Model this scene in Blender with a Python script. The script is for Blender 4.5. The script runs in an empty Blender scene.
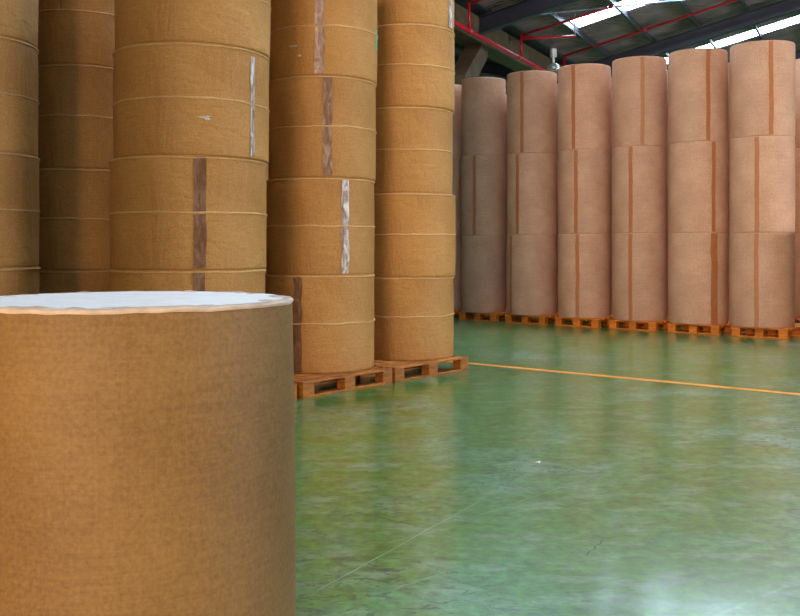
import bpy, bmesh, math, random
from mathutils import Vector, Matrix, noise
random.seed(7)
C = bpy.context.scene.collection
S = bpy.context.scene
PI = math.pi
F = 945.0            # focal length in pixels of the 800 px wide frame
HOR = 246.0          # horizon row
CH = 1.31            # camera height
R_ = math.radians

# ------------------------------------------------------------------ camera
cam = bpy.data.cameras.new('camera'); co = bpy.data.objects.new('camera', cam); C.objects.link(co)
co.location = (0, 0, CH); co.rotation_euler = (PI/2, 0, 0)
cam.sensor_width = 36; cam.lens = 36*F/800; cam.shift_y = (HOR-308)/800
cam.clip_start = 0.05; cam.clip_end = 300
S.camera = co
S.view_settings.view_transform = 'Standard'
S.view_settings.look = 'None'
S.view_settings.gamma = 1
S.view_settings.use_curve_mapping = False
S.view_settings.exposure = 0.62

# the building is turned 26.3 degrees against the view; u runs along it, v across it (to the left)
BA = R_(26.3); US, UC = math.sin(BA), math.cos(BA)
def B(u, v, z=0.0): return Vector((US*u-UC*v, UC*u+US*v, z))
# the roll rows run along two other directions
RA = R_(39.2)
DA = Vector((math.sin(RA), math.cos(RA), 0)); DB = Vector((-math.cos(RA), math.sin(RA), 0))

# ------------------------------------------------------------------ light
w = bpy.data.worlds.new('world'); S.world = w; w.use_nodes = True
bg = w.node_tree.nodes['Background']; bg.inputs[0].default_value = (0.72, 0.84, 1.0, 1); bg.inputs[1].default_value = 0.9
SKYLIGHT = 18.0
def area_light(name, loc, direction, sx, sy, energy, col):
    l = bpy.data.lights.new(name, 'AREA'); l.shape = 'RECTANGLE'; l.size = sx; l.size_y = sy; l.energy = energy; l.color = col
    o = bpy.data.objects.new(name, l); C.objects.link(o); o.location = loc
    o.rotation_euler = Vector(direction).to_track_quat('-Z', 'Y').to_euler()
    return o
UN, UF, VL, VR = -16.0, 51.0, 22.0, -21.0
area_light('daylight_door_right', B(13.0, VR+0.3, 2.8), B(0, 1, 0.0), 9.0, 5.5, 2000, (0.86, 0.93, 1.0))
area_light('warm_fill_near', B(UN+0.3, -1.0, 2.8), B(1, 0, 0.0), 8.0, 5.0, 2500, (1.0, 0.74, 0.48))  # added warm fill from behind the camera, no doorway there

# ------------------------------------------------------------------ materials
def mat(name):
    m = bpy.data.materials.new(name); m.use_nodes = True
    nt = m.node_tree; return m, nt, nt.nodes['Principled BSDF']
def nd(nt, t, **k):
    n = nt.nodes.new(t)
    for a, v in k.items():
        if a in n.inputs: n.inputs[a].default_value = v
        else: setattr(n, a, v)
    return n
def ramp(nt, src, stops):
    r = nt.nodes.new('ShaderNodeValToRGB'); e = r.color_ramp.elements
    while len(e) < len(stops): e.new(0.5)
    for i, (p, c) in enumerate(stops):
        e[i].position = p; e[i].color = (*c, 1) if len(c) == 3 else c
    nt.links.new(src, r.inputs[0]); return r
def coords(nt, scale=(1, 1, 1), kind='Object'):
    tc = nt.nodes.new('ShaderNodeTexCoord'); mp = nt.nodes.new('ShaderNodeMapping'); mp.inputs['Scale'].default_value = scale
    nt.links.new(tc.outputs[kind], mp.inputs[0]); return mp.outputs[0]
def mixc(nt, fac, a, b, mode='MIX'):
    m = nt.nodes.new('ShaderNodeMix'); m.data_type = 'RGBA'; m.blend_type = mode
    if isinstance(fac, (int, float)): m.inputs[0].default_value = fac
    else: nt.links.new(fac, m.inputs[0])
    for s, i in ((a, 6), (b, 7)):
        if hasattr(s, 'links'): nt.links.new(s, m.inputs[i])
        else: m.inputs[i].default_value = (*s, 1)
    return m.outputs[2]
def math_(nt, op, a, b=0.0, clamp=False):
    m = nt.nodes.new('ShaderNodeMath'); m.operation = op; m.use_clamp = clamp
    for s, i in ((a, 0), (b, 1)):
        if hasattr(s, 'links'): nt.links.new(s, m.inputs[i])
        else: m.inputs[i].default_value = s
    return m.outputs[0]

def kraft(name, c0, c1, bump=0.25, wrinkle=0.3, rough=0.62, sx=1.0):
    m, nt, p = mat(name)
    v = coords(nt, (1, 1, 1))
    fine = nd(nt, 'ShaderNodeTexNoise', Scale=70*sx, Detail=3.0, Roughness=0.75); nt.links.new(v, fine.inputs[0])
    big = nd(nt, 'ShaderNodeTexNoise', Scale=2.2, Detail=4.0); nt.links.new(v, big.inputs[0])
    vh = coords(nt, (6, 6, 130)); lay = nd(nt, 'ShaderNodeTexNoise', Scale=1.0, Detail=2.0); nt.links.new(vh, lay.inputs[0])
    vv = coords(nt, (150, 150, 5)); lay2 = nd(nt, 'ShaderNodeTexNoise', Scale=1.0, Detail=2.0); nt.links.new(vv, lay2.inputs[0])
    s = math_(nt, 'ADD', math_(nt, 'MULTIPLY', fine.outputs[0], 0.45), math_(nt, 'MULTIPLY', big.outputs[0], 0.3))
    s = math_(nt, 'ADD', s, math_(nt, 'MULTIPLY', lay.outputs[0], 0.15))
    s = math_(nt, 'ADD', s, math_(nt, 'MULTIPLY', lay2.outputs[0], 0.10))
    r = ramp(nt, s, [(0.40, c0), (0.61, c1)])
    oi = nd(nt, 'ShaderNodeObjectInfo')
    hs = nd(nt, 'ShaderNodeHueSaturation'); nt.links.new(r.outputs[0], hs.inputs['Color'])
    nt.links.new(math_(nt, 'ADD', math_(nt, 'MULTIPLY', oi.outputs['Random'], 0.12), 0.94), hs.inputs['Value'])
    nt.links.new(hs.outputs[0], p.inputs['Base Color'])
    p.inputs['Roughness'].default_value = rough; p.inputs['Specular IOR Level'].default_value = 0.35
    # soft creases running round and across the sheet
    wv = coords(nt, (4, 4, 8)); wr = nd(nt, 'ShaderNodeTexNoise', Scale=1.0, Detail=1.5, Distortion=0.5); nt.links.new(wv, wr.inputs[0])
    rid = math_(nt, 'ABSOLUTE', math_(nt, 'SUBTRACT', wr.outputs[0], 0.5)); rid = math_(nt, 'MULTIPLY', rid, 5.0, True)
    mask = ramp(nt, big.outputs[0], [(0.48, (0, 0, 0)), (0.62, (1, 1, 1))])
    dg = nt.nodes.new('ShaderNodeMapping'); dg.inputs['Rotation'].default_value = (0.7, 0.6, 0); dg.inputs['Scale'].default_value = (6, 6, 1.6)
    tcx = nt.nodes.new('ShaderNodeTexCoord'); nt.links.new(tcx.outputs['Object'], dg.inputs[0])
    dn = nd(nt, 'ShaderNodeTexNoise', Scale=0.9, Detail=2.0, Distortion=0.8); nt.links.new(dg.outputs[0], dn.inputs[0])
    dr = math_(nt, 'MULTIPLY', math_(nt, 'ABSOLUTE', math_(nt, 'SUBTRACT', dn.outputs[0], 0.5)), 6.0, True)
    m2 = ramp(nt, big.outputs[0], [(0.42, (1, 1, 1)), (0.52, (0, 0, 0))])
    cr = math_(nt, 'ADD', math_(nt, 'MULTIPLY', rid, mask.outputs[0]), math_(nt, 'MULTIPLY', math_(nt, 'MULTIPLY', dr, m2.outputs[0]), 0.8))
    h = math_(nt, 'ADD', math_(nt, 'MULTIPLY', cr, wrinkle), math_(nt, 'MULTIPLY', fine.outputs[0], 0.14))
    b = nd(nt, 'ShaderNodeBump', Strength=bump, Distance=0.02); nt.links.new(h, b.inputs['Height']); nt.links.new(b.outputs[0], p.inputs['Normal'])
    return m
M = {}
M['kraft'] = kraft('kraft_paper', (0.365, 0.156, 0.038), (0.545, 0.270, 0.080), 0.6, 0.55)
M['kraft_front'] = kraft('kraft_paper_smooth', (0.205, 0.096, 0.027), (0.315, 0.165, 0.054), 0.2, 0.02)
M['kraft_pink'] = kraft('rosy_kraft_paper', (0.460, 0.215, 0.130), (0.680, 0.375, 0.240), 0.4, 0.10)
M['ridge'] = kraft('kraft_fold', (0.46, 0.25, 0.10), (0.64, 0.38, 0.17), 0.3, 0.1)
def plain(name, col, rough=0.5, metal=0.0, var=0.12, scale=8.0, spec=0.5, bump=0.0, emit=None):
    m, nt, p = mat(name)
    n = nd(nt, 'ShaderNodeTexNoise', Scale=scale, Detail=4.0); nt.links.new(coords(nt), n.inputs[0])
    r = ramp(nt, n.outputs[0], [(0.3, tuple(c*(1-var) for c in col)), (0.7, tuple(min(1, c*(1+var)) for c in col))])
    nt.links.new(r.outputs[0], p.inputs['Base Color']); p.inputs['Roughness'].default_value = rough
    p.inputs['Metallic'].default_value = metal; p.inputs['Specular IOR Level'].default_value = spec
    if bump:
        b = nd(nt, 'ShaderNodeBump', Strength=bump, Distance=0.01); nt.links.new(n.outputs[0], b.inputs['Height']); nt.links.new(b.outputs[0], p.inputs['Normal'])
    if emit: p.inputs['Emission Color'].default_value = (*emit[0], 1); p.inputs['Emission Strength'].default_value = emit[1]
    return m

def tape(name, c0, c1, c2):
    m, nt, p = mat(name)
    n = nd(nt, 'ShaderNodeTexNoise', Scale=1.0, Detail=4.0, Distortion=1.0); nt.links.new(coords(nt, (22, 22, 7)), n.inputs[0])
    r = ramp(nt, n.outputs[0], [(0.38, c0), (0.52, c1), (0.64, c2)]); nt.links.new(r.outputs[0], p.inputs['Base Color'])
    p.inputs['Roughness'].default_value = 0.3
    h = nd(nt, 'ShaderNodeTexNoise', Scale=1.0, Detail=3.0); nt.links.new(coords(nt, (5, 5, 35)), h.inputs[0])
    b = nd(nt, 'ShaderNodeBump', Strength=0.6, Distance=0.01); nt.links.new(h.outputs[0], b.inputs['Height']); nt.links.new(b.outputs[0], p.inputs['Normal'])
    return m
M['tape_mauve'] = tape('mauve_tape', (0.21, 0.095, 0.055), (0.28, 0.145, 0.095), (0.42, 0.27, 0.22))
M['tape_grey'] = tape('silvery_tape', (0.26, 0.15, 0.11), (0.46, 0.36, 0.34), (0.70, 0.64, 0.66))
M['tape_orange'] = plain('orange_tape', (0.42, 0.135, 0.045), 0.45, var=0.1, scale=30)
M['tape_brown'] = tape('brown_tape', (0.17, 0.072, 0.035), (0.22, 0.105, 0.060), (0.29, 0.16, 0.11))
M['paper_white'] = plain('white_paper_end', (0.95, 0.90, 0.90), 0.5, var=0.05, scale=12, bump=0.15)
M['rim_paper'] = plain('pale_folded_rim', (0.60, 0.42, 0.31), 0.6, var=0.2, scale=18, bump=0.4)
M['end'] = plain('end_paper', (0.50, 0.32, 0.18), 0.7, var=0.1)
M['scuff'] = plain('torn_paper', (0.55, 0.47, 0.42), 0.7, var=0.2, scale=60)
M['label_white'] = plain('label_white', (0.75, 0.78, 0.76), 0.4, var=0.05)
M['label_green'] = plain('label_green', (0.10, 0.42, 0.25), 0.4, var=0.1)
def wood(name, c0, c1):
    m, nt, p = mat(name)
    n = nd(nt, 'ShaderNodeTexNoise', Scale=3.0, Detail=5.0, Distortion=0.6); nt.links.new(coords(nt, (3, 3, 14)), n.inputs[0])
    r = ramp(nt, n.outputs[0], [(0.3, c0), (0.7, c1)])
    oi = nd(nt, 'ShaderNodeObjectInfo'); hs = nd(nt, 'ShaderNodeHueSaturation'); nt.links.new(r.outputs[0], hs.inputs['Color'])
    nt.links.new(math_(nt, 'ADD', math_(nt, 'MULTIPLY', oi.outputs['Random'], 0.35), 0.8), hs.inputs['Value'])
    nt.links.new(hs.outputs[0], p.inputs['Base Color']); p.inputs['Roughness'].default_value = 0.65
    b = nd(nt, 'ShaderNodeBump', Strength=0.3, Distance=0.01); nt.links.new(n.outputs[0], b.inputs['Height']); nt.links.new(b.outputs[0], p.inputs['Normal'])
    return m
M['wood_far'] = wood('orange_pallet_wood', (0.46, 0.100, 0.005), (0.80, 0.215, 0.010))
M['wood_near'] = wood('brown_pallet_wood', (0.22, 0.062, 0.005), (0.55, 0.175, 0.018))
M['steel_blue'] = plain('dark_blue_steel', (0.012, 0.018, 0.045), 0.5, 0.0, var=0.3, scale=3)
M['purlin'] = plain('dark_grey_purlin', (0.055, 0.06, 0.075), 0.5, 0.0, var=0.3, scale=5)
M['galv'] = plain('galvanised_rod', (0.20, 0.25, 0.32), 0.5, 0.2)
M['sheet'] = plain('weathered_roof_sheet', (0.20, 0.145, 0.165), 0.55, 0.0, var=0.45, scale=1.3)
M['red'] = plain('red_pipe_paint', (0.42, 0.006, 0.022), 0.3, var=0.1)
M['concrete'] = plain('brown_concrete', (0.11, 0.072, 0.042), 0.8, var=0.25, scale=4, bump=0.3)
M['wallc'] = plain('wall_plaster', (0.24, 0.20, 0.16), 0.85, var=0.15, scale=1.0)
M['yellow'] = plain('orange_floor_paint', (0.95, 0.30, 0.008), 0.5, var=0.2, scale=6)
M['glass'] = None
def glow(name, col, s):
    m, nt, p = mat(name); p.inputs['Base Color'].default_value = (0.7, 0.75, 0.8, 1)
    n = nd(nt, 'ShaderNodeTexNoise', Scale=1.5, Detail=2.0); nt.links.new(coords(nt), n.inputs[0])
    nt.links.new(math_(nt, 'MULTIPLY', math_(nt, 'ADD', n.outputs[0], 0.5), s), p.inputs['Emission Strength'])
    p.inputs['Emission Color'].default_value = (*col, 1); return m
M['skylight'] = glow('daylit_polycarbonate', (0.62, 0.83, 1.0), SKYLIGHT)
M['window'] = glow('daylit_window', (0.9, 0.95, 1.0), 6.0)
mg, ntg, pg = mat('clear_lamp_glass'); pg.inputs['Transmission Weight'].default_value = 0.85; pg.inputs['Roughness'].default_value = 0.1
pg.inputs['Base Color'].default_value = (0.85, 0.9, 0.88, 1); M['glass'] = mg
M['lamp_grey'] = plain('lamp_housing_grey', (0.55, 0.56, 0.58), 0.4, 0.3)

# floor: green epoxy, scuffed, glossy
def floor_mat():
    m, nt, p = mat('green_epoxy_floor')
    v = coords(nt)
    big = nd(nt, 'ShaderNodeTexNoise', Scale=0.5, Detail=4.0, Roughness=0.55); nt.links.new(v, big.inputs[0])
    mid = nd(nt, 'ShaderNodeTexNoise', Scale=2.2, Detail=6.0, Roughness=0.62); nt.links.new(v, mid.inputs[0])
    fin = nd(nt, 'ShaderNodeTexNoise', Scale=14.0, Detail=6.0, Roughness=0.7); nt.links.new(v, fin.inputs[0])
    s = math_(nt, 'ADD', math_(nt, 'MULTIPLY', big.outputs[0], 0.55), math_(nt, 'MULTIPLY', mid.outputs[0], 0.45))
    base = ramp(nt, s, [(0.40, (0.050, 0.160, 0.008)), (0.47, (0.072, 0.215, 0.022)), (0.54, (0.082, 0.240, 0.070)), (0.62, (0.140, 0.320, 0.190))])
    f = ramp(nt, fin.outputs[0], [(0.36, (0.62, 0.62, 0.62)), (0.64, (1.35, 1.35, 1.35))])
    c = mixc(nt, 1.0, base.outputs[0], f.outputs[0], 'MULTIPLY')
    # pale rubbed patches with ragged edges
    sv = coords(nt, (1.0, 1.8, 1)); st = nd(nt, 'ShaderNodeTexNoise', Scale=3.1, Detail=8.0, Roughness=0.75); nt.links.new(sv, st.inputs[0])
    sm = ramp(nt, st.outputs[0], [(0.50, (0, 0, 0)), (0.66, (0.75, 0.75, 0.75))])
    c = mixc(nt, sm.outputs[0], c, (0.25, 0.35, 0.26))
    # dark scuffs, gathered in trafficked places
    dv = coords(nt, (3.0, 5.5, 1)); dn = nd(nt, 'ShaderNodeTexNoise', Scale=3.6, Detail=5.0, Roughness=0.7, Distortion=1.2); nt.links.new(dv, dn.inputs[0])
    dm = ramp(nt, dn.outputs[0], [(0.54, (0, 0, 0)), (0.60, (0.85, 0.85, 0.85))])
    gm = ramp(nt, big.outputs[0], [(0.42, (0.15, 0.15, 0.15)), (0.58, (1, 1, 1))])
    c = mixc(nt, math_(nt, 'MULTIPLY', dm.outputs[0], gm.outputs[0]), c, (0.03, 0.065, 0.05))
    # thin tyre and drag marks: narrow bands of long distorted waves
    for ang, sc, th, col in ((0.9, 0.8, 0.9996, (0.30, 0.42, 0.30)), (2.3, 0.55, 0.9996, (0.03, 0.05, 0.03))):
        tc = nt.nodes.new('ShaderNodeTexCoord'); mp = nt.nodes.new('ShaderNodeMapping'); mp.inputs['Rotation'].default_value = (0, 0, ang)
        nt.links.new(tc.outputs['Object'], mp.inputs[0])
        wv = nd(nt, 'ShaderNodeTexWave', Scale=sc*0.3, Distortion=1.2, Detail=1.0); wv.inputs['Detail Scale'].default_value = 0.5
        nt.links.new(mp.outputs[0], wv.inputs[0])
        lm = math_(nt, 'GREATER_THAN', wv.outputs[1], th)
        br = math_(nt, 'GREATER_THAN', mid.outputs[0], 0.52)
        c = mixc(nt, math_(nt, 'MULTIPLY', math_(nt, 'MULTIPLY', lm, br), 0.25), c, col)
    nt.links.new(c, p.inputs['Base Color'])
    rr = ramp(nt, mid.outputs[0], [(0.35, (0.29, 0.29, 0.29)), (0.68, (0.36, 0.36, 0.36))])
    nt.links.new(rr.outputs[0], p.inputs['Roughness'])
    p.inputs['Specular IOR Level'].default_value = 0.4
    p.inputs['Coat Weight'].default_value = 0.7; p.inputs['Coat Roughness'].default_value = 0.15; p.inputs['Coat IOR'].default_value = 1.5
    return m
M['floor'] = floor_mat()

# ------------------------------------------------------------------ helpers
def link(name, bm, m, parent=None, smooth=False):
    me = bpy.data.meshes.new(name); bm.to_mesh(me); bm.free()
    if smooth:
        for p in me.polygons: p.use_smooth = True
    me.materials.append(m)
    o = bpy.data.objects.new(name, me); C.objects.link(o)
    if parent: o.parent = parent
    return o
def share(name, me, parent, loc=(0, 0, 0)):
    o = bpy.data.objects.new(name, me); C.objects.link(o); o.parent = parent; o.location = loc; return o
def empty(name, loc, rz=0.0, label=None, cat=None, group=None, kind=None):
    o = bpy.data.objects.new(name, None); C.objects.link(o); o.location = loc; o.rotation_euler = (0, 0, rz)
    return tag(o, label, cat, group, kind)
def tag(o, label=None, cat=None, group=None, kind=None):
    if label: o['label'] = label
    if cat: o['category'] = cat
    if group: o['group'] = group
    if kind: o['kind'] = kind
    return o
def box(bm, c, s, bev=0.0, rot=None):
    r = bmesh.ops.create_cube(bm, size=1.0)
    mt = Matrix.Translation(c) @ (rot.to_4x4() if rot else Matrix()) @ Matrix.Diagonal((*s, 1))
    bmesh.ops.transform(bm, matrix=mt, verts=r['verts'])
    if bev:
        es = list({e for v in r['verts'] for e in v.link_edges})
        bmesh.ops.bevel(bm, geom=es, offset=bev, segments=1, affect='EDGES')
def boxm(c, s, bev=0.0): bm = bmesh.new(); box(bm, c, s, bev); return bm
def tube(bm, a, b, r, n=12, r2=None):
    a, b = Vector(a), Vector(b); d = b-a
    q = d.to_track_quat('Z', 'Y').to_matrix().to_4x4()
    bmesh.ops.create_cone(bm, cap_ends=True, segments=n, radius1=r, radius2=r if r2 is None else r2, depth=d.length, matrix=Matrix.Translation((a+b)/2) @ q)
def lathe(bm, prof, n=24, c=(0, 0, 0)):
    rings = [[bm.verts.new((c[0]+r*math.cos(2*PI*i/n), c[1]+r*math.sin(2*PI*i/n), c[2]+z)) for i in range(n)] for r, z in prof]
    for a, b in zip(rings, rings[1:]):
        for i in range(n): bm.faces.new((a[i], a[(i+1) % n], b[(i+1) % n], b[i]))
    return rings

# ------------------------------------------------------------------ setting: floor and walls
def slab(name, u0, u1, v0, v1, z0, z1, m, kind='structure', parent=None):
    bm = bmesh.new()
    vs = [bm.verts.new(B(u, v, z)) for z in (z0, z1) for u, v in ((u0, v0), (u1, v0), (u1, v1), (u0, v1))]
    for f in ((0, 1, 2, 3), (4, 5, 6, 7), (0, 1, 5, 4), (1, 2, 6, 5), (2, 3, 7, 6), (3, 0, 4, 7)): bm.faces.new([vs[i] for i in f])
    bmesh.ops.recalc_face_normals(bm, faces=bm.faces)
    o = link(name, bm, m, parent)
    if kind and not parent: o['kind'] = kind
    return o
slab('floor', UN, UF, VR, VL, -0.2, 0.0, M['floor'])
slab('wall_back', UF, UF+0.3, VR-.3, VL+.3, 0, 10.5, M['wallc'])
slab('wall_front', UN-0.3, UN, VR-.3, VL+.3, 0, 10.5, M['wallc'])
slab('wall_right', UN, UF, VR-0.3, VR, 0, 10.5, M['wallc'])
slab('wall_left', UN, UF, VL, VL+0.3, 0, 10.5, M['wallc'])
# painted line on the floor, along the far row
def ray_floor(x, y): t = CH*F/(y-HOR); return Vector(((x-400)/F*t, t, 0))
l0 = ray_floor(470, 363.5); l1 = ray_floor(800, 394.5); dl = (l1-l0).normalized(); nl = Vector((-dl.y, dl.x, 0))
bm = bmesh.new(); N = 90; pa = l0-dl*7.0; pb = l1+dl*9.0
row = []
for i in range(N+1):
    p = pa.lerp(pb, i/N); h = 0.055+0.008*noise.noise(Vector((i*0.7, 0, 0)))
    row.append((bm.verts.new(p+nl*h+Vector((0, 0, .002))), bm.verts.new(p-nl*h+Vector((0, 0, .002)))))
for a, b in zip(row, row[1:]): bm.faces.new((a[0], a[1], b[1], b[0]))
bmesh.ops.recalc_face_normals(bm, faces=bm.faces)
tag(link('trim_1', bm, M['yellow']), 'orange line painted across the green floor', None, None, 'structure')

M['scratch_pale'] = plain('pale_scratch', (0.22, 0.36, 0.22), 0.5); M['scratch_dark'] = plain('dark_scuff', (0.035, 0.075, 0.035), 0.5)
fl = bpy.data.objects['floor']
for x0, y0, x1, y1, wd, m in ((312, 594, 482, 500, .006, 'scratch_pale'), (352, 512, 422, 527, .007, 'scratch_dark'), (470, 519, 560, 488, .004, 'scratch_pale'), (392, 590, 440, 574, .005, 'scratch_pale'), (585, 556, 604, 540, .009, 'scratch_dark'), (560, 476, 610, 472, .007, 'scratch_dark')):
    a, b = ray_floor(x0, y0), ray_floor(x1, y1); d = (b-a).normalized(); n_ = Vector((-d.y, d.x, 0)); bm = bmesh.new(); rw = []
    for i in range(25):
        p = a.lerp(b, i/24)+n_*.012*noise.noise(Vector((i*.25, x0, 0))); h = wd*(.35+.5*abs(noise.noise(Vector((i*.9, y0, 3)))))*(1 if 0 < i < 24 else .1)
        rw.append((bm.verts.new(p+n_*h+Vector((0, 0, .0012))), bm.verts.new(p-n_*h+Vector((0, 0, .0012)))))
    for p, q in zip(rw, rw[1:]): bm.faces.new((p[0], p[1], q[1], q[0]))
    bmesh.ops.recalc_face_normals(bm, faces=bm.faces)
    link('scratch', bm, M[m], fl)

# ------------------------------------------------------------------ roof
ceil = empty('ceiling', (0, 0, 0), kind='structure')
SL = 0.234; V0 = 7.6; ZG = 6.6; VRG = -6.6
def zr(v):
    if v <= VRG: return ZG+SL*(V0-VRG)-SL*(VRG-v)
    if v <= V0+0.35: return ZG+SL*(V0-v)
    return ZG-SL*0.35+SL*(v-V0-0.35)
NS = 8; BAY = 7.0; U0 = 19.6
rafters = [U0+BAY*k for k in range(-5, 5)]
strips = [u+3.45 for u in rafters]; SW = 0.47
def corrugated(ua, ub, va, vb):
    bm = bmesh.new(); pitch = 0.17; n = max(1, round((ub-ua)/pitch)); pu = (ub-ua)/n; pts = []
    for i in range(n):
        b = ua+i*pu
        pts += [(b, 0), (b+.35*pu, 0), (b+.5*pu, .045), (b+.85*pu, .045)]
    pts.append((ub, 0))
    rw = [(bm.verts.new(B(u, va, zr(va)+d)), bm.verts.new(B(u, vb, zr(vb)+d))) for u, d in pts]
    for a, b in zip(rw, rw[1:]): bm.faces.new((a[0], b[0], b[1], a[1]))
    return bm
pur = [6.59-1.24*k for k in range(11)]           # near slope
edges_u = [UN]+[e for s_ in strips if UN < s_ < UF for e in (s_-SW, s_+SW)]+[UF]
for (va, vb) in ((V0+0.2, VRG), (VRG, VR), (V0+0.35, VL)):
    for k in range(0, len(edges_u), 2):
        link('roof_sheet', corrugated(edges_u[k], edges_u[k+1], va, vb), M['sheet'], ceil)
    # short sheets closing the strip ends
    for s_ in strips:
        if not UN < s_ < UF: continue
        if va == V0+0.2:
            link('roof_sheet', corrugated(s_-SW, s_+SW, va, pur[4 if s_ < 5 else 0]-.03), M['sheet'], ceil)
            link('roof_sheet', corrugated(s_-SW, s_+SW, pur[NS-1], vb), M['sheet'], ceil)
        elif va == V0+0.35: link('roof_sheet', corrugated(s_-SW, s_+SW, 14.0 if s_ > 25 else va, vb), M['sheet'], ceil)
        else: link('roof_sheet', corrugated(s_-SW, s_+SW, va, vb), M['sheet'], ceil)
def panel(s_, va, vb):
    bm = bmesh.new()
    vs = [bm.verts.new(B(u, v, zr(v)+.02)) for u, v in ((s_-SW, va), (s_+SW, va), (s_+SW, vb), (s_-SW, vb))]
    vt = [bm.verts.new(v.co+Vector((0, 0, .02))) for v in vs]
    bm.faces.new(vs); bm.faces.new(vt[::-1])
    for i in range(4): bm.faces.new((vs[i], vt[i], vt[(i+1) % 4], vs[(i+1) % 4]))
    bmesh.ops.recalc_face_normals(bm, faces=bm.faces)
    link('skylight_panel', bm, M['skylight'], ceil)
for s_ in strips:
    if not UN < s_ < UF: continue
    for a, b in list(zip(pur[:NS], pur[1:NS]))[4 if s_ < 5 else 0:]: panel(s_, a-.03, b+.03)  # unseen near strips lose their left panels to darken the left stacks
    if s_ > 25: panel(s_, V0+.35, 10.5); panel(s_, 10.55, 14.0)
def purlin(v, u0=UN, u1=UF):
    bm = bmesh.new(); z = zr(v)
    for (dv, dz, sv, sz) in ((0, -.095, .012, .17), (.028, -.012, .06, .012), (-.028, -.178, .06, .012)):
        q = [bm.verts.new(B(u, v+dv+a*sv/2, z+dz+b*sz/2)) for u in (u0, u1) for a, b in ((-1, -1), (1, -1), (1, 1), (-1, 1))]
        for f in ((0, 1, 2, 3), (7, 6, 5, 4), (0, 4, 5, 1), (1, 5, 6, 2), (2, 6, 7, 3), (3, 7, 4, 0)): bm.faces.new([q[i] for i in f])
    bmesh.ops.recalc_face_normals(bm, faces=bm.faces)
    link('purlin', bm, M['purlin'], ceil)
for v in pur: purlin(v)
for k in range(12): purlin(-7.8-1.2*k)
for k in range(10): purlin(9.2+1.3*k)
def ibeam(u, va, vb):
    bm = bmesh.new()
    for (du, dz, su, sz) in ((0, -.38, .014, .36), (0, -.205, .18, .02), (0, -.565, .18, .02)):
        q = [bm.verts.new(B(u+a*su/2, v, zr(v)+dz+b*sz/2)) for v in (va, vb) for a, b in ((-1, -1), (1, -1), (1, 1), (-1, 1))]
        for f in ((0, 1, 2, 3), (7, 6, 5, 4), (0, 4, 5, 1), (1, 5, 6, 2), (2, 6, 7, 3), (3, 7, 4, 0)): bm.faces.new([q[i] for i in f])
    bmesh.ops.recalc_face_normals(bm, faces=bm.faces)
    link('rafter', bm, M['steel_blue'], ceil)
for u in rafters:
    if UN < u < UF:
        ibeam(u, V0+.1, VRG); ibeam(u, VRG, VR); ibeam(u, V0+.6, VL)
slab('gutter', UN, UF, V0-.05, V0+.75, zr(V0+.35)+.03, zr(V0+.35)+.08, M['purlin'], parent=ceil)
# bracing rods in the roof plane
def rod(p, q, r, m, name='bracing_rod'):
    bm = bmesh.new(); tube(bm, p, q, r, 8); return link(name, bm, m, ceil)
rod(B(20.0, 7.3, zr(7.3)-.25), B(26.2, 1.0, zr(1.0)-.25), .02, M['galv'])

# concrete gutter girder on forked columns, along the valley
slab('girder', UN, UF, 7.72, 8.22, 5.86, 6.40, M['concrete'], parent=ceil)
def column(u, label):
    t = empty('concrete_column', B(u, 7.97, 0), -BA, label, 'column', 'forked concrete columns under the gutter girder')
    # local x: across (toward -v), local y: along u
    link('shaft', boxm((0, 0, 2.3), (.45, .45, 4.6), .02), M['concrete'], t)
    for s_ in (1,):
        bm = bmesh.new(); q = []
        for y, z in ((0.0, 4.45), (0.22, 4.6), (1.35, 5.62), (1.35, 5.86), (1.0, 5.86), (0.0, 5.0)):
            q.append([bm.verts.new((x, s_*y, z)) for x in (-.2, .2)])
        for a, b in zip(q, q[1:]+q[:1]): bm.faces.new((a[0], a[1], b[1], b[0]))
        bm.faces.new([a[0] for a in q]); bm.faces.new([a[1] for a in q][::-1])
        bmesh.ops.recalc_face_normals(bm, faces=bm.faces)
        link('arm', bm, M['concrete'], t)
column(18.9, 'brown concrete column with forked head behind the leftmost rosy stacks')
column(32.9, 'distant concrete column with forked head, farther along the gutter girder')

# ------------------------------------------------------------------ sprinkler pipes
VP = 7.38
pw = empty('sprinkler_pipework', B(4, VP, 5.76), 0, 'red sprinkler pipework hung under the roof along the concrete girder', 'pipe')
po = Vector(pw.location)
def pipe(name, pts, r, n=14, m=None):
    pts = [Vector(p)-po for p in pts]; bm = bmesh.new()
    for a, b in zip(pts, pts[1:]): tube(bm, a, b, r, n)
    t = link(name, bm, m or M['red'], pw, True)
    a, b = pts[-2], pts[-1]; L = (b-a).length; d = (b-a).normalized(); k = 2.2
    while k < L and m is None:
        p = a+d*k
        bm = bmesh.new(); tube(bm, p-d*.06, p+d*.06, r*1.28, n); link('coupling', bm, M['red'], t, True); k += 3.0
    for a in pts[1:-1]:
        bm = bmesh.new(); bmesh.ops.create_uvsphere(bm, u_segments=12, v_segments=8, radius=r*1.25, matrix=Matrix.Translation(a)); link('elbow', bm, M['red'], t, True)
pipe('main_pipe', [B(4, VP, 5.76), B(45, VP, 5.76)], .048)
def branch(u, v_end, dz=-.30, r=.03):
    z = zr(VP-.3)+dz
    pipe('branch_pipe', [B(u, VP, 5.80), B(u, VP, z), B(u, v_end, zr(v_end)+dz)], r)
branch(18.16, -5, -.40); branch(21.43, 5.2, -.40); branch(25.0, -5, -.25, .033)
a = B(21.43, VP, 6.24); b = B(22.1, 6.26, 6.32)
pipe('stub_pipe', [a, b], .035)
pipe('hanger', [b, Vector((b.x, b.y, zr(6.26)-.02))], .015, 10, M['lamp_grey'])

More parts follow.
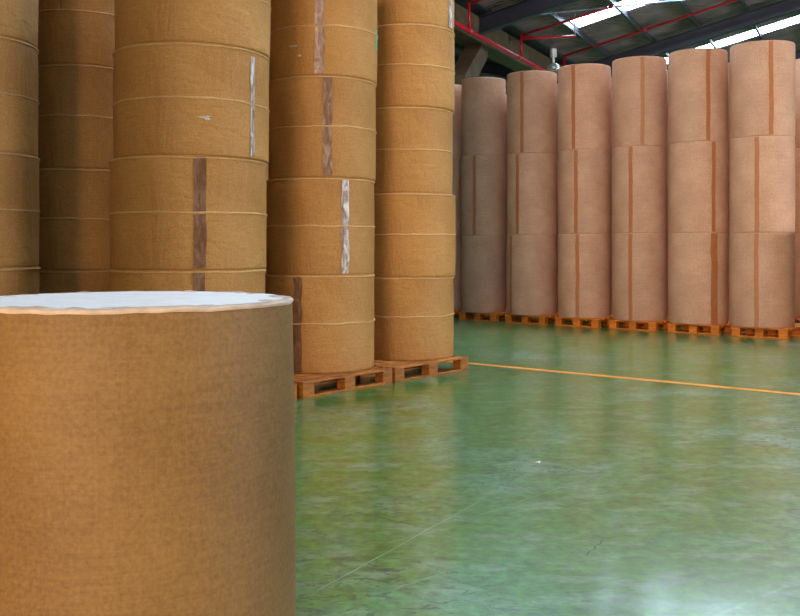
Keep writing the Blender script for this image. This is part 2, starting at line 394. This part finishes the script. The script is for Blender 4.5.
# ------------------------------------------------------------------ hanging lamp
lx = (553.5-400)/F*21.5; lamp_z = CH+(HOR-70)/F*21.5
t = empty('hanging_lamp', (lx, 21.5, lamp_z), 0, 'grey high bay lamp with glass bowl hanging above the rosy rolls', 'lamp')
vl = -UC*lx+US*21.5
link('ballast', (lambda bm: (tube(bm, (0, 0, .29), (0, 0, .48), .075, 16), bm)[1])(bmesh.new()), M['lamp_grey'], t)
link('stem', (lambda bm: (tube(bm, (0, 0, .14), (0, 0, .29), .03, 12), bm)[1])(bmesh.new()), M['lamp_grey'], t)
bm = bmesh.new(); lathe(bm, [(.03, .16), (.07, .14), (.13, .09), (.16, .02), (.165, -.03), (.15, -.035), (.145, .015), (.11, .08), (.05, .125), (.01, .13)]); bmesh.ops.recalc_face_normals(bm, faces=bm.faces)
link('reflector', bm, M['glass'], t, True)
link('bulb', (lambda bm: (bmesh.ops.create_uvsphere(bm, u_segments=14, v_segments=10, radius=.045, matrix=Matrix.Translation((0, 0, .05))), bm)[1])(bmesh.new()), M['label_white'], t, True)
link('cable', (lambda bm: (tube(bm, (0, 0, .48), (0, 0, zr(vl)-lamp_z), .006, 6), bm)[1])(bmesh.new()), M['purlin'], t)

# ------------------------------------------------------------------ paper rolls
def from_edges(xl, xr, zc):
    """centre and radius of an upright cylinder whose outline spans the two columns when its axis stands zc deep"""
    a, b = math.atan((xl-400)/F), math.atan((xr-400)/F); m = (a+b)/2
    D = zc/math.cos(m); return Vector((D*math.sin(m), zc, 0)), D*math.sin((b-a)/2)
def ang_at(c, R, px):
    """azimuth on the roll where the sight line of a column meets its skin"""
    d = Vector(((px-400)/F, 1, 0)).normalized(); k = d.dot(Vector((c.x, c.y, 0)))
    q = k*k-(c.x*c.x+c.y*c.y-R*R); s = k-math.sqrt(max(0, q)); p = d*s
    return math.atan2(p.y-c.y, p.x-c.x)
def wob(seed, a, k=1.0):
    return noise.noise(Vector((math.cos(a)*k+seed*7.1, math.sin(a)*k, seed*3.3)))
def skin(R, h, seed, crumple=0.003, wave=0.003, n=112, rows=12, taper=0.0, bulge=0.004):
    bm = bmesh.new(); rings = []
    zs = [0, .006, .02] + [.02+(h-.04)*j/rows for j in range(1, rows)] + [h-.02, h-.006, h]
    ins = {0: .006, 1: .001, len(zs)-2: .001, len(zs)-1: .006}
    for j, z in enumerate(zs):
        rg = []
        for i in range(n):
            a = 2*PI*i/n
            near = max(0.0, 1-min(z, h-z)/.12)
            r = R-ins.get(j, 0)+taper*(1-z/h)+bulge*math.sin(PI*z/h)
            r += crumple*noise.noise(Vector((math.cos(a)*3+seed, math.sin(a)*3, z*4)))*(0.6+near)
            r += crumple*.7*near*noise.noise(Vector((math.cos(a)*14+seed, math.sin(a)*14, z*9)))
            zz = z + (wave*wob(seed, a, 4)*(near if 0 < z < h else 0))
            rg.append(bm.verts.new((r*math.cos(a), r*math.sin(a), zz)))
        rings.append(rg)
    for a_, b_ in zip(rings, rings[1:]):
        for i in range(n): bm.faces.new((a_[i], a_[(i+1) % n], b_[(i+1) % n], b_[i]))
    bm.faces.new(rings[0][::-1])
    return bm, R-.008
def ridge(R, z, seed, rad=.007, wave=.006, n=112, drop=.0):
    """a crimped fold of wrapping paper running right round the roll"""
    bm = bmesh.new(); prev = None; first = None
    for i in range(n):
        a = 2*PI*i/n; w_ = 0.75+0.7*abs(wob(seed+3, a, 7)); zz = z+wave*wob(seed, a, 2.5)+wave*.5*wob(seed+9, a, 9)
        rg = []
        for k in range(6):
            t_ = PI*k/5-PI/2
            rr = R-.002+rad*w_*math.cos(t_)*1.0+drop*math.sin(t_)
            rg.append(bm.verts.new((rr*math.cos(a), rr*math.sin(a), zz+rad*w_*math.sin(t_))))
        if prev:
            for k in range(5): bm.faces.new((prev[k], rg[k], rg[k+1], prev[k+1]))
        else: first = rg
        prev = rg
    for k in range(5): bm.faces.new((prev[k], first[k], first[k+1], prev[k+1]))
    return bm
def strip(R, a0, wd, z0, z1, seed, off=.0035, torn=False, bulge=.004, h=1.0):
    """a strip of tape stuck up the side"""
    bm = bmesh.new(); rows = 18; cols = 5; g = []
    for j in range(rows+1):
        z = z0+(z1-z0)*j/rows; rw = []
        for k in range(cols+1):
            ww = wd*(1+.12*noise.noise(Vector((seed, j*.9, 0))))
            a = a0+(k/cols-.5)*ww/R+.15*wd/R*noise.noise(Vector((seed, j*.3, 5)))
            r = R+off+bulge+.0022*noise.noise(Vector((k*1.1+seed, j*1.7, 2)))
            rw.append(bm.verts.new((r*math.cos(a), r*math.sin(a), z)))
        g.append(rw)
    for p, q in zip(g, g[1:]):
        for k in range(cols): bm.faces.new((p[k], p[k+1], q[k+1], q[k]))
    bmesh.ops.recalc_face_normals(bm, faces=bm.faces)
    return bm
def blotch(R, a0, zc, wd, hg, seed):
    if hg >= .2: return strip(R, a0, wd, zc-hg/2, zc+hg/2, seed, .004)
    bm = bmesh.new(); n = 18; c = bm.verts.new(((R+.009)*math.cos(a0), (R+.009)*math.sin(a0), zc)); rim = []
    for i in range(n):
        t_ = 2*PI*i/n; k = .55+.6*abs(noise.noise(Vector((seed+i*.8, 1, 0))))*1.6
        a = a0+wd/2/R*math.cos(t_)*k; z = zc+hg/2*math.sin(t_)*k
        rim.append(bm.verts.new(((R+.0075)*math.cos(a), (R+.0075)*math.sin(a), z)))
    for i in range(n): bm.faces.new((c, rim[i], rim[(i+1) % n]))
    bmesh.ops.recalc_face_normals(bm, faces=bm.faces)
    return bm
def disc(R, z, m, parent, name='end_cover', dish=.004):
    bm = bmesh.new(); n = 64
    prof = [(R, z), (R*.97, z-dish), (.10, z-dish), (.095, z-dish-.02)]
    rg = lathe(bm, prof, n); bm.faces.new(rg[-1])
    return link(name, bm, m, parent, False)
seedc = [0]
def roll(c, R, z0, h, m, label, group, near=True, tapes=(), bands=(0.5,), rim=True, blot=()):
    """tapes: (pixel column, width, z0 share, z1 share, material)"""
    seedc[0] += 1; sd = seedc[0]*1.37
    t = empty('paper_roll', (c.x, c.y, z0), 0, label, 'paper roll', group)
    bm, Re = skin(R, h, sd, .0035 if near else .0015, .004 if near else .002, 112 if near else 72)
    link('wrapper', bm, m, t, True)
    disc(Re, h, M['end'], t)
    if near:
        if rim: link('edge_fold', ridge(R+.003, h-.019, sd, .0095, .005, drop=.001), M['ridge'], t, True)
        for b in bands: link('middle_fold', ridge(R+.004, h*b, sd+20, .0105, .009, drop=.001), M['ridge'], t, True)
    for (px, wd, s0, s1, tm) in tapes:
        link('tape_strip', strip(R, ang_at(c, R, px), wd, .012+s0*(h-.024), .012+s1*(h-.024), sd+px), tm, t, True)
    for (px, sz, wd, hg, bmat, nm) in blot:
        link(nm, blotch(R, ang_at(c, R, px), h*sz, wd, hg, sd+px), bmat, t)
    return t
def zat(y, zf): return CH-(y-HOR)*zf/F
PH = 0.144

# --- pallets
def pallet_meshes(L, W, m, bw=.14):
    """local x runs along the long side L, y along W; origin at one bottom corner"""
    def mk(s, nm): bm = boxm((0, 0, 0), s, .003); me = bpy.data.meshes.new(nm); bm.to_mesh(me); bm.free(); me.materials.append(m); return me
    return dict(L=L, W=W, deck=mk((L, .11, .02), 'deck_board'), cross=mk((.13, W, .018), 'cross_board'), block=mk((bw, .10, .084), 'block'), runner=mk((L, .10, .022), 'bottom_board'), foot=mk((.10, W-.22, .022), 'bottom_board'))
def pallet(loc, rz, K, label, group):
    t = empty('wooden_pallet', loc, rz, label, 'pallet', group); L, W = K['L'], K['W']
    nb = 7 if W > .9 else 5
    if L < .9: nb = 7
    for i in range(nb): share('deck_board', K['deck'], t, (L/2, .055+i*(W-.11)/(nb-1), .134))
    for x in (.065, L/2, L-.065): share('cross_board', K['cross'], t, (x, W/2, .115))
    for x in (.07, L/2, L-.07):
        for y in (.05, W/2, W-.05): share('block', K['block'], t, (x, y, .064))
    for y in (.05, W/2, W-.05): share('bottom_board', K['runner'], t, (L/2, y, .011))
    for x in (.05, L-.05):
        for y in (W*.25+.0125, W*.75-.0125):
            pass
    return t
KN = pallet_meshes(1.2, 1.0, M['wood_near']); KF = pallet_meshes(.8, 1.2, M['wood_far'], .12)
AZ = math.atan2(DA.y, DA.x); BZ = AZ-PI/2          # far pallets: local x along -DB
P0 = Vector((-.83, 8.09, 0))
GP = 'brown pallets under the near stacks'
def near_pallet(ca, cb, label, da=0.0):
    pallet(P0+DA*ca+DB*cb, AZ+da, KN, label, GP)
near_pallet(0.0, 0.0, 'brown wooden pallet under the middle near stack, beside the foreground roll')
near_pallet(1.24, 0.0, 'brown wooden pallet at the outer end of the near row, its corner bare', R_(-.6))
near_pallet(-1.27, 0.0, 'brown pallet mostly hidden behind the foreground roll, under the widest stack')
GN = 'kraft paper rolls in the near stacks'

def stack(zc, rolls, base_h, mt, group, where, near=True, zoff=None):
    """rolls from the bottom: dict(x=(xl, xr), y=(ybottom, ytop), ...)"""
    z = base_h; out = []
    for i, r in enumerate(rolls):
        c, R = from_edges(*r['x'], zc)
        zf = zc-R*math.cos(math.atan(c.x/zc))*0.98
        top = zat(r['y'], zf); h = top-z
        roll(c, R, z, h, mt, r['label'], group, near, r.get('tapes', ()), r.get('bands', (.5,)), blot=r.get('blot', ()))
        z = top
tb, tm_, tg = M['tape_brown'], M['tape_mauve'], M['tape_grey']
W1 = 'in the widest near stack'
stack(7.85, [
    dict(x=(110, 265), y=270, label='bottom kraft roll %s, half hidden behind the foreground roll' % W1, tapes=((198.5, .092, 0, 1, tb),)),
    dict(x=(110, 266), y=155, label='second kraft roll from the floor %s, with a wide brown tape' % W1, tapes=((199.5, .095, 0, 1, tb),)),
    dict(x=(113.5, 268.5), y=42, label='third kraft roll from the floor %s, torn spot beside silvery tape' % W1, tapes=((252, .05, 0.0, .95, tg),),
         blot=((207, .33, .09, .05, M['scuff'], 'torn_spot'), (202, .335, .10, .014, M['scuff'], 'torn_spot'), (210, .335, .04, .022, M['tape_brown'], 'torn_spot'))),
    dict(x=(115, 270), y=-72, label='plain kraft roll at the very top edge %s' % W1, bands=(.48,)),
], PH, M['kraft'], GN, W1)
W2 = 'in the second near stack'
stack(9.15, [
    dict(x=(265.5, 374), y=275, label='bottom kraft roll %s, with a brown tape at its left' % W2, tapes=((297.5, .085, 0, 1, tb),)),
    dict(x=(266.5, 374), y=177, label='second kraft roll from the pallet %s, with a silvery tape' % W2, tapes=((345, .075, 0, 1, tg),)),
    dict(x=(268.5, 375.5), y=75, label='third kraft roll from the pallet %s, with a dull mauve tape' % W2, tapes=((327.5, .085, 0, 1, tm_),)),
    dict(x=(270, 377), y=-24, label='top kraft roll %s, with white scuffs and a green label' % W2, tapes=((319.5, .085, 0, 1, tm_),),
         blot=((294, .30, .14, .03, M['scuff'], 'scuff_mark'), (300, .20, .06, .03, M['scuff'], 'scuff_mark'), (375.8, .45, .07, .20, M['label_green'], 'green_label'))),
], PH, M['kraft'], GN, W2)
W3 = 'in the near stack beside open floor'
stack(10.1, [
    dict(x=(358, 453.3), y=277, label='bottom kraft roll %s' % W3, bands=(.52,)),
    dict(x=(359, 455.2), y=192.5, label='second kraft roll from the pallet %s, jutting out' % W3),
    dict(x=(358, 452.3), y=106, label='third kraft roll from the pallet %s' % W3),
    dict(x=(359, 454.3), y=23, label='fourth roll from the pallet %s' % W3),
    dict(x=(359, 454.0), y=-61, label='topmost roll %s, pale tape' % W3, tapes=((450.0, .09, 0, 1, tg),)),
], PH, M['kraft'], GN, W3)
W4 = 'in the shaded stack behind the widest one'
cD, RD = from_edges(28, 135, 8.85)
pallet(Vector((cD.x, cD.y, 0))-DA*.6-DB*.5, AZ, KN, 'pallet hidden under the shaded stack', GP)
stack(8.85, [
    dict(x=(28, 134), y=270, label='bottom dark kraft roll %s' % W4),
    dict(x=(28, 135), y=168, label='second dark kraft roll from below %s' % W4),
    dict(x=(28, 135), y=64, label='third dark kraft roll from below %s' % W4),
    dict(x=(28, 135), y=-42, label='topmost dark kraft roll %s' % W4),
], PH, M['kraft'], GN, W4)
W5 = 'in the stack cut by the left edge'
c5, R5 = from_edges(-122, 39, 7.75)
pallet(Vector((c5.x, c5.y, 0))-DA*.6-DB*.5, AZ, KN, 'pallet hidden under the stack cut by the left edge', GP)
stack(7.75, [
    dict(x=(-122, 39.5), y=268, label='bottom kraft roll %s' % W5),
    dict(x=(-122, 39), y=149, label='second kraft roll from below %s' % W5),
    dict(x=(-122, 38), y=30, label='third kraft roll from below %s' % W5),
    dict(x=(-122, 38), y=-90, label='topmost kraft roll %s' % W5),
], PH, M['kraft'], GN, W5)

c6 = P0+DA*.75+DB*2.0; W6 = 'added unseen to block light through the near gap'  # added stack, blocks light showing between the near stacks
pallet(c6-DA*.6-DB*.5, AZ, KN, 'pallet under the unseen stack added to block the near gap', GP)
for j in range(4): roll(c6, .52, PH+.88*j, .88, M['kraft'], 'kraft roll %s' % W6, 'unseen kraft rolls added behind the near row', True)

c7 = Vector((-3.30, 2.30, 0))  # stack added out of view to keep light off the left stacks
pallet(c7-DA*.6-DB*.5, AZ, KN, 'pallet under the unseen stack added at the left for shade', GP)
for j in range(4): roll(c7, .62, PH+.88*j, .88, M['kraft'], 'kraft roll in the unseen stack added to shade the left stacks', 'unseen kraft rolls added for shade', True)

# --- foreground roll: white end with a crimped pale rim
cf = Vector((-.904, 3.153, 0)); RF = .541; HF = 1.132
t = empty('paper_roll', cf, 0, 'large kraft roll in front with a white top, cut by the bottom edge', 'paper roll')
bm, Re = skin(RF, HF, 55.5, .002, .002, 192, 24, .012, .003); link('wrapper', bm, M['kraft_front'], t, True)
bm = bmesh.new(); n = 192; rings = []
for (r, z, wv) in ((RF+.002, -.012, .002), (RF+.004, -.006, .003), (RF+.001, .000, .002), (RF-.012, .002, .003), (RF-.05, .003, .004), (RF-.085, .002, .002), (RF-.09, -.006, 0)):
    rings.append([bm.verts.new(((r+.004*wob(3, 2*PI*i/n, 11))*math.cos(2*PI*i/n), (r+.004*wob(3, 2*PI*i/n, 11))*math.sin(2*PI*i/n), HF+z+wv*1.6*wob(8+r*4, 2*PI*i/n, 9)+wv*wob(2, 2*PI*i/n, 3))) for i in range(n)])
for a, b in zip(rings, rings[1:]):
    for i in range(n): bm.faces.new((a[i], a[(i+1) % n], b[(i+1) % n], b[i]))
link('edge_fold', bm, M['rim_paper'], t, True)
bm = bmesh.new(); rg = lathe(bm, [(RF-.03, HF+.003), (RF-.2, HF+.004), (.16, HF+.003), (.10, HF+.001)], 96)
for r_ in rg[1:3]:
    for v in r_: v.co.z += .004*noise.noise(v.co*4)
bm.faces.new(rg[-1]); link('end_cover', bm, M['paper_white'], t, True)

# --- far row
Q = Vector((3.30, 14.95, 0)); NB = -DB
GF = 'rosy paper rolls in the far row'; GFP = 'orange pallets under the far row'
cols = {-4: (None, .43), -3: (None, .405), -2: (None, .43), -1: (None, .435), 0: (None, .44), 1: (None, .455), 2: (None, .462)}
nm = {-4: 'half hidden behind the near stacks', -3: 'first fully shown at the left', -2: 'second from the left', -1: 'third from the left', 0: 'fourth from the left', 1: 'fifth from the left', 2: 'last at the right, nearest and widest'}
nm = {-4: 'far stack half hidden by near stacks', -3: 'leftmost fully visible far stack', -2: 'second fully visible far stack', -1: 'third fully visible far stack', 0: 'fourth fully visible far stack', 1: 'fifth fully visible far stack', 2: 'sixth and widest far stack'}
lv = ['bottom', 'middle', 'top']
ftapes = {-3: (None, 474.5, None), -2: (511, 517.5, 522), -1: (577.5, 576, 573.5), 0: (630.5, 630.8, 642.5), 1: (714, 713.5, 708), 2: (756.5, 757, 771)}
xs = {-3: (461.5, 505.5), -2: (507, 557), -1: (558.5, 611), 0: (612.5, 667), 1: (668.5, 728), 2: (729.5, 795)}
ybs = {-3: (235.5, 155, 77), -2: (234.5, 153, 70.5), -1: (233.5, 149, 63.5), 0: (233, 145.5, 56), 1: (232.5, 141, 48), 2: (232.5, 135.5, 40), -4: (236, 158, 84)}
for k in range(-4, 3):
    base = Q+NB*(.972*k)
    pallet(base, BZ, KF, 'orange wooden pallet under the %s' % nm[k], GFP)
    zc = (base+NB*.36+DA*.42).y
    z = PH
    for j in range(3):
        if k == -4: c = base+NB*.36+DA*.42; R = .42
        else:
            dx = random.uniform(-.4, .4)
            c, R = from_edges(xs[k][0]+dx, xs[k][1]+dx, zc)
        zf = zc-R*.97; top = zat(ybs[k][j], zf)
        tp = ftapes.get(k, (None,)*3)[j]
        wt = .11 if (k, j) == (1, 0) else .06
        roll(c, R, z, top-z, M['kraft_pink'], '%s rosy kraft roll of the %s' % (lv[j], nm[k]), GF, False,
             ((tp, wt, 0, 1, M['tape_orange']),) if tp else ())
        z = top
# a lone bottom roll at the right end, and the stack behind it
base = Q+NB*(.972*3+.02)
pallet(base, BZ, KF, 'orange pallet under the single roll at the right edge', GFP)
c = base+NB*.40+DA*.42
roll(c, .43, PH, 1.37, M['kraft_pink'], 'single rosy roll standing alone at the right edge', GF, False)
for k in range(-4, 2):  # second row, added to keep the gaps between far stacks dark
    base = Q+NB*(.972*k+.05)+DA*1.22
    pallet(base, BZ, KF, 'orange pallet of the row added behind the far row to darken gaps', 'pallets added behind the far row')
    for j in range(3): roll(base+NB*.4+DA*.5, .44, PH+1.36*j, 1.36, M['kraft_pink'], 'rosy roll of the row added behind the far row to darken gaps', 'rosy rolls added behind the far row', False)
cb = Vector((6.78, 15.45, 0)); base = cb-NB*.4-DA*.5
pallet(base, BZ, KF, 'pallet behind the sixth far stack at the right edge', GFP)
z = PH
for j, y in enumerate((234, 147, 57)):
    top = zat(y, 15.05); roll(cb, .45, z, top-z, M['kraft_pink'], '%s roll of the stack behind the right end of the far row' % lv[j], GF, False); z = top

# --- litter on the floor
p = ray_floor(538, 463)
bm = bmesh.new(); rr = [bm.verts.new((.014*math.cos(a)*(1+.3*math.sin(3*a)), .010*math.sin(a), .004+.004*math.sin(2*a))) for a in [2*PI*i/10 for i in range(10)]]
rt = [bm.verts.new(v.co+Vector((0, 0, .004))) for v in rr]; bm.faces.new(rr[::-1]); bm.faces.new(rt)
for i in range(10): bm.faces.new((rr[i], rr[(i+1) % 10], rt[(i+1) % 10], rt[i]))
o = link('paper_scrap', bm, M['label_white']); o.location = p; tag(o, 'tiny white scrap of paper lying on the green floor', 'litter')
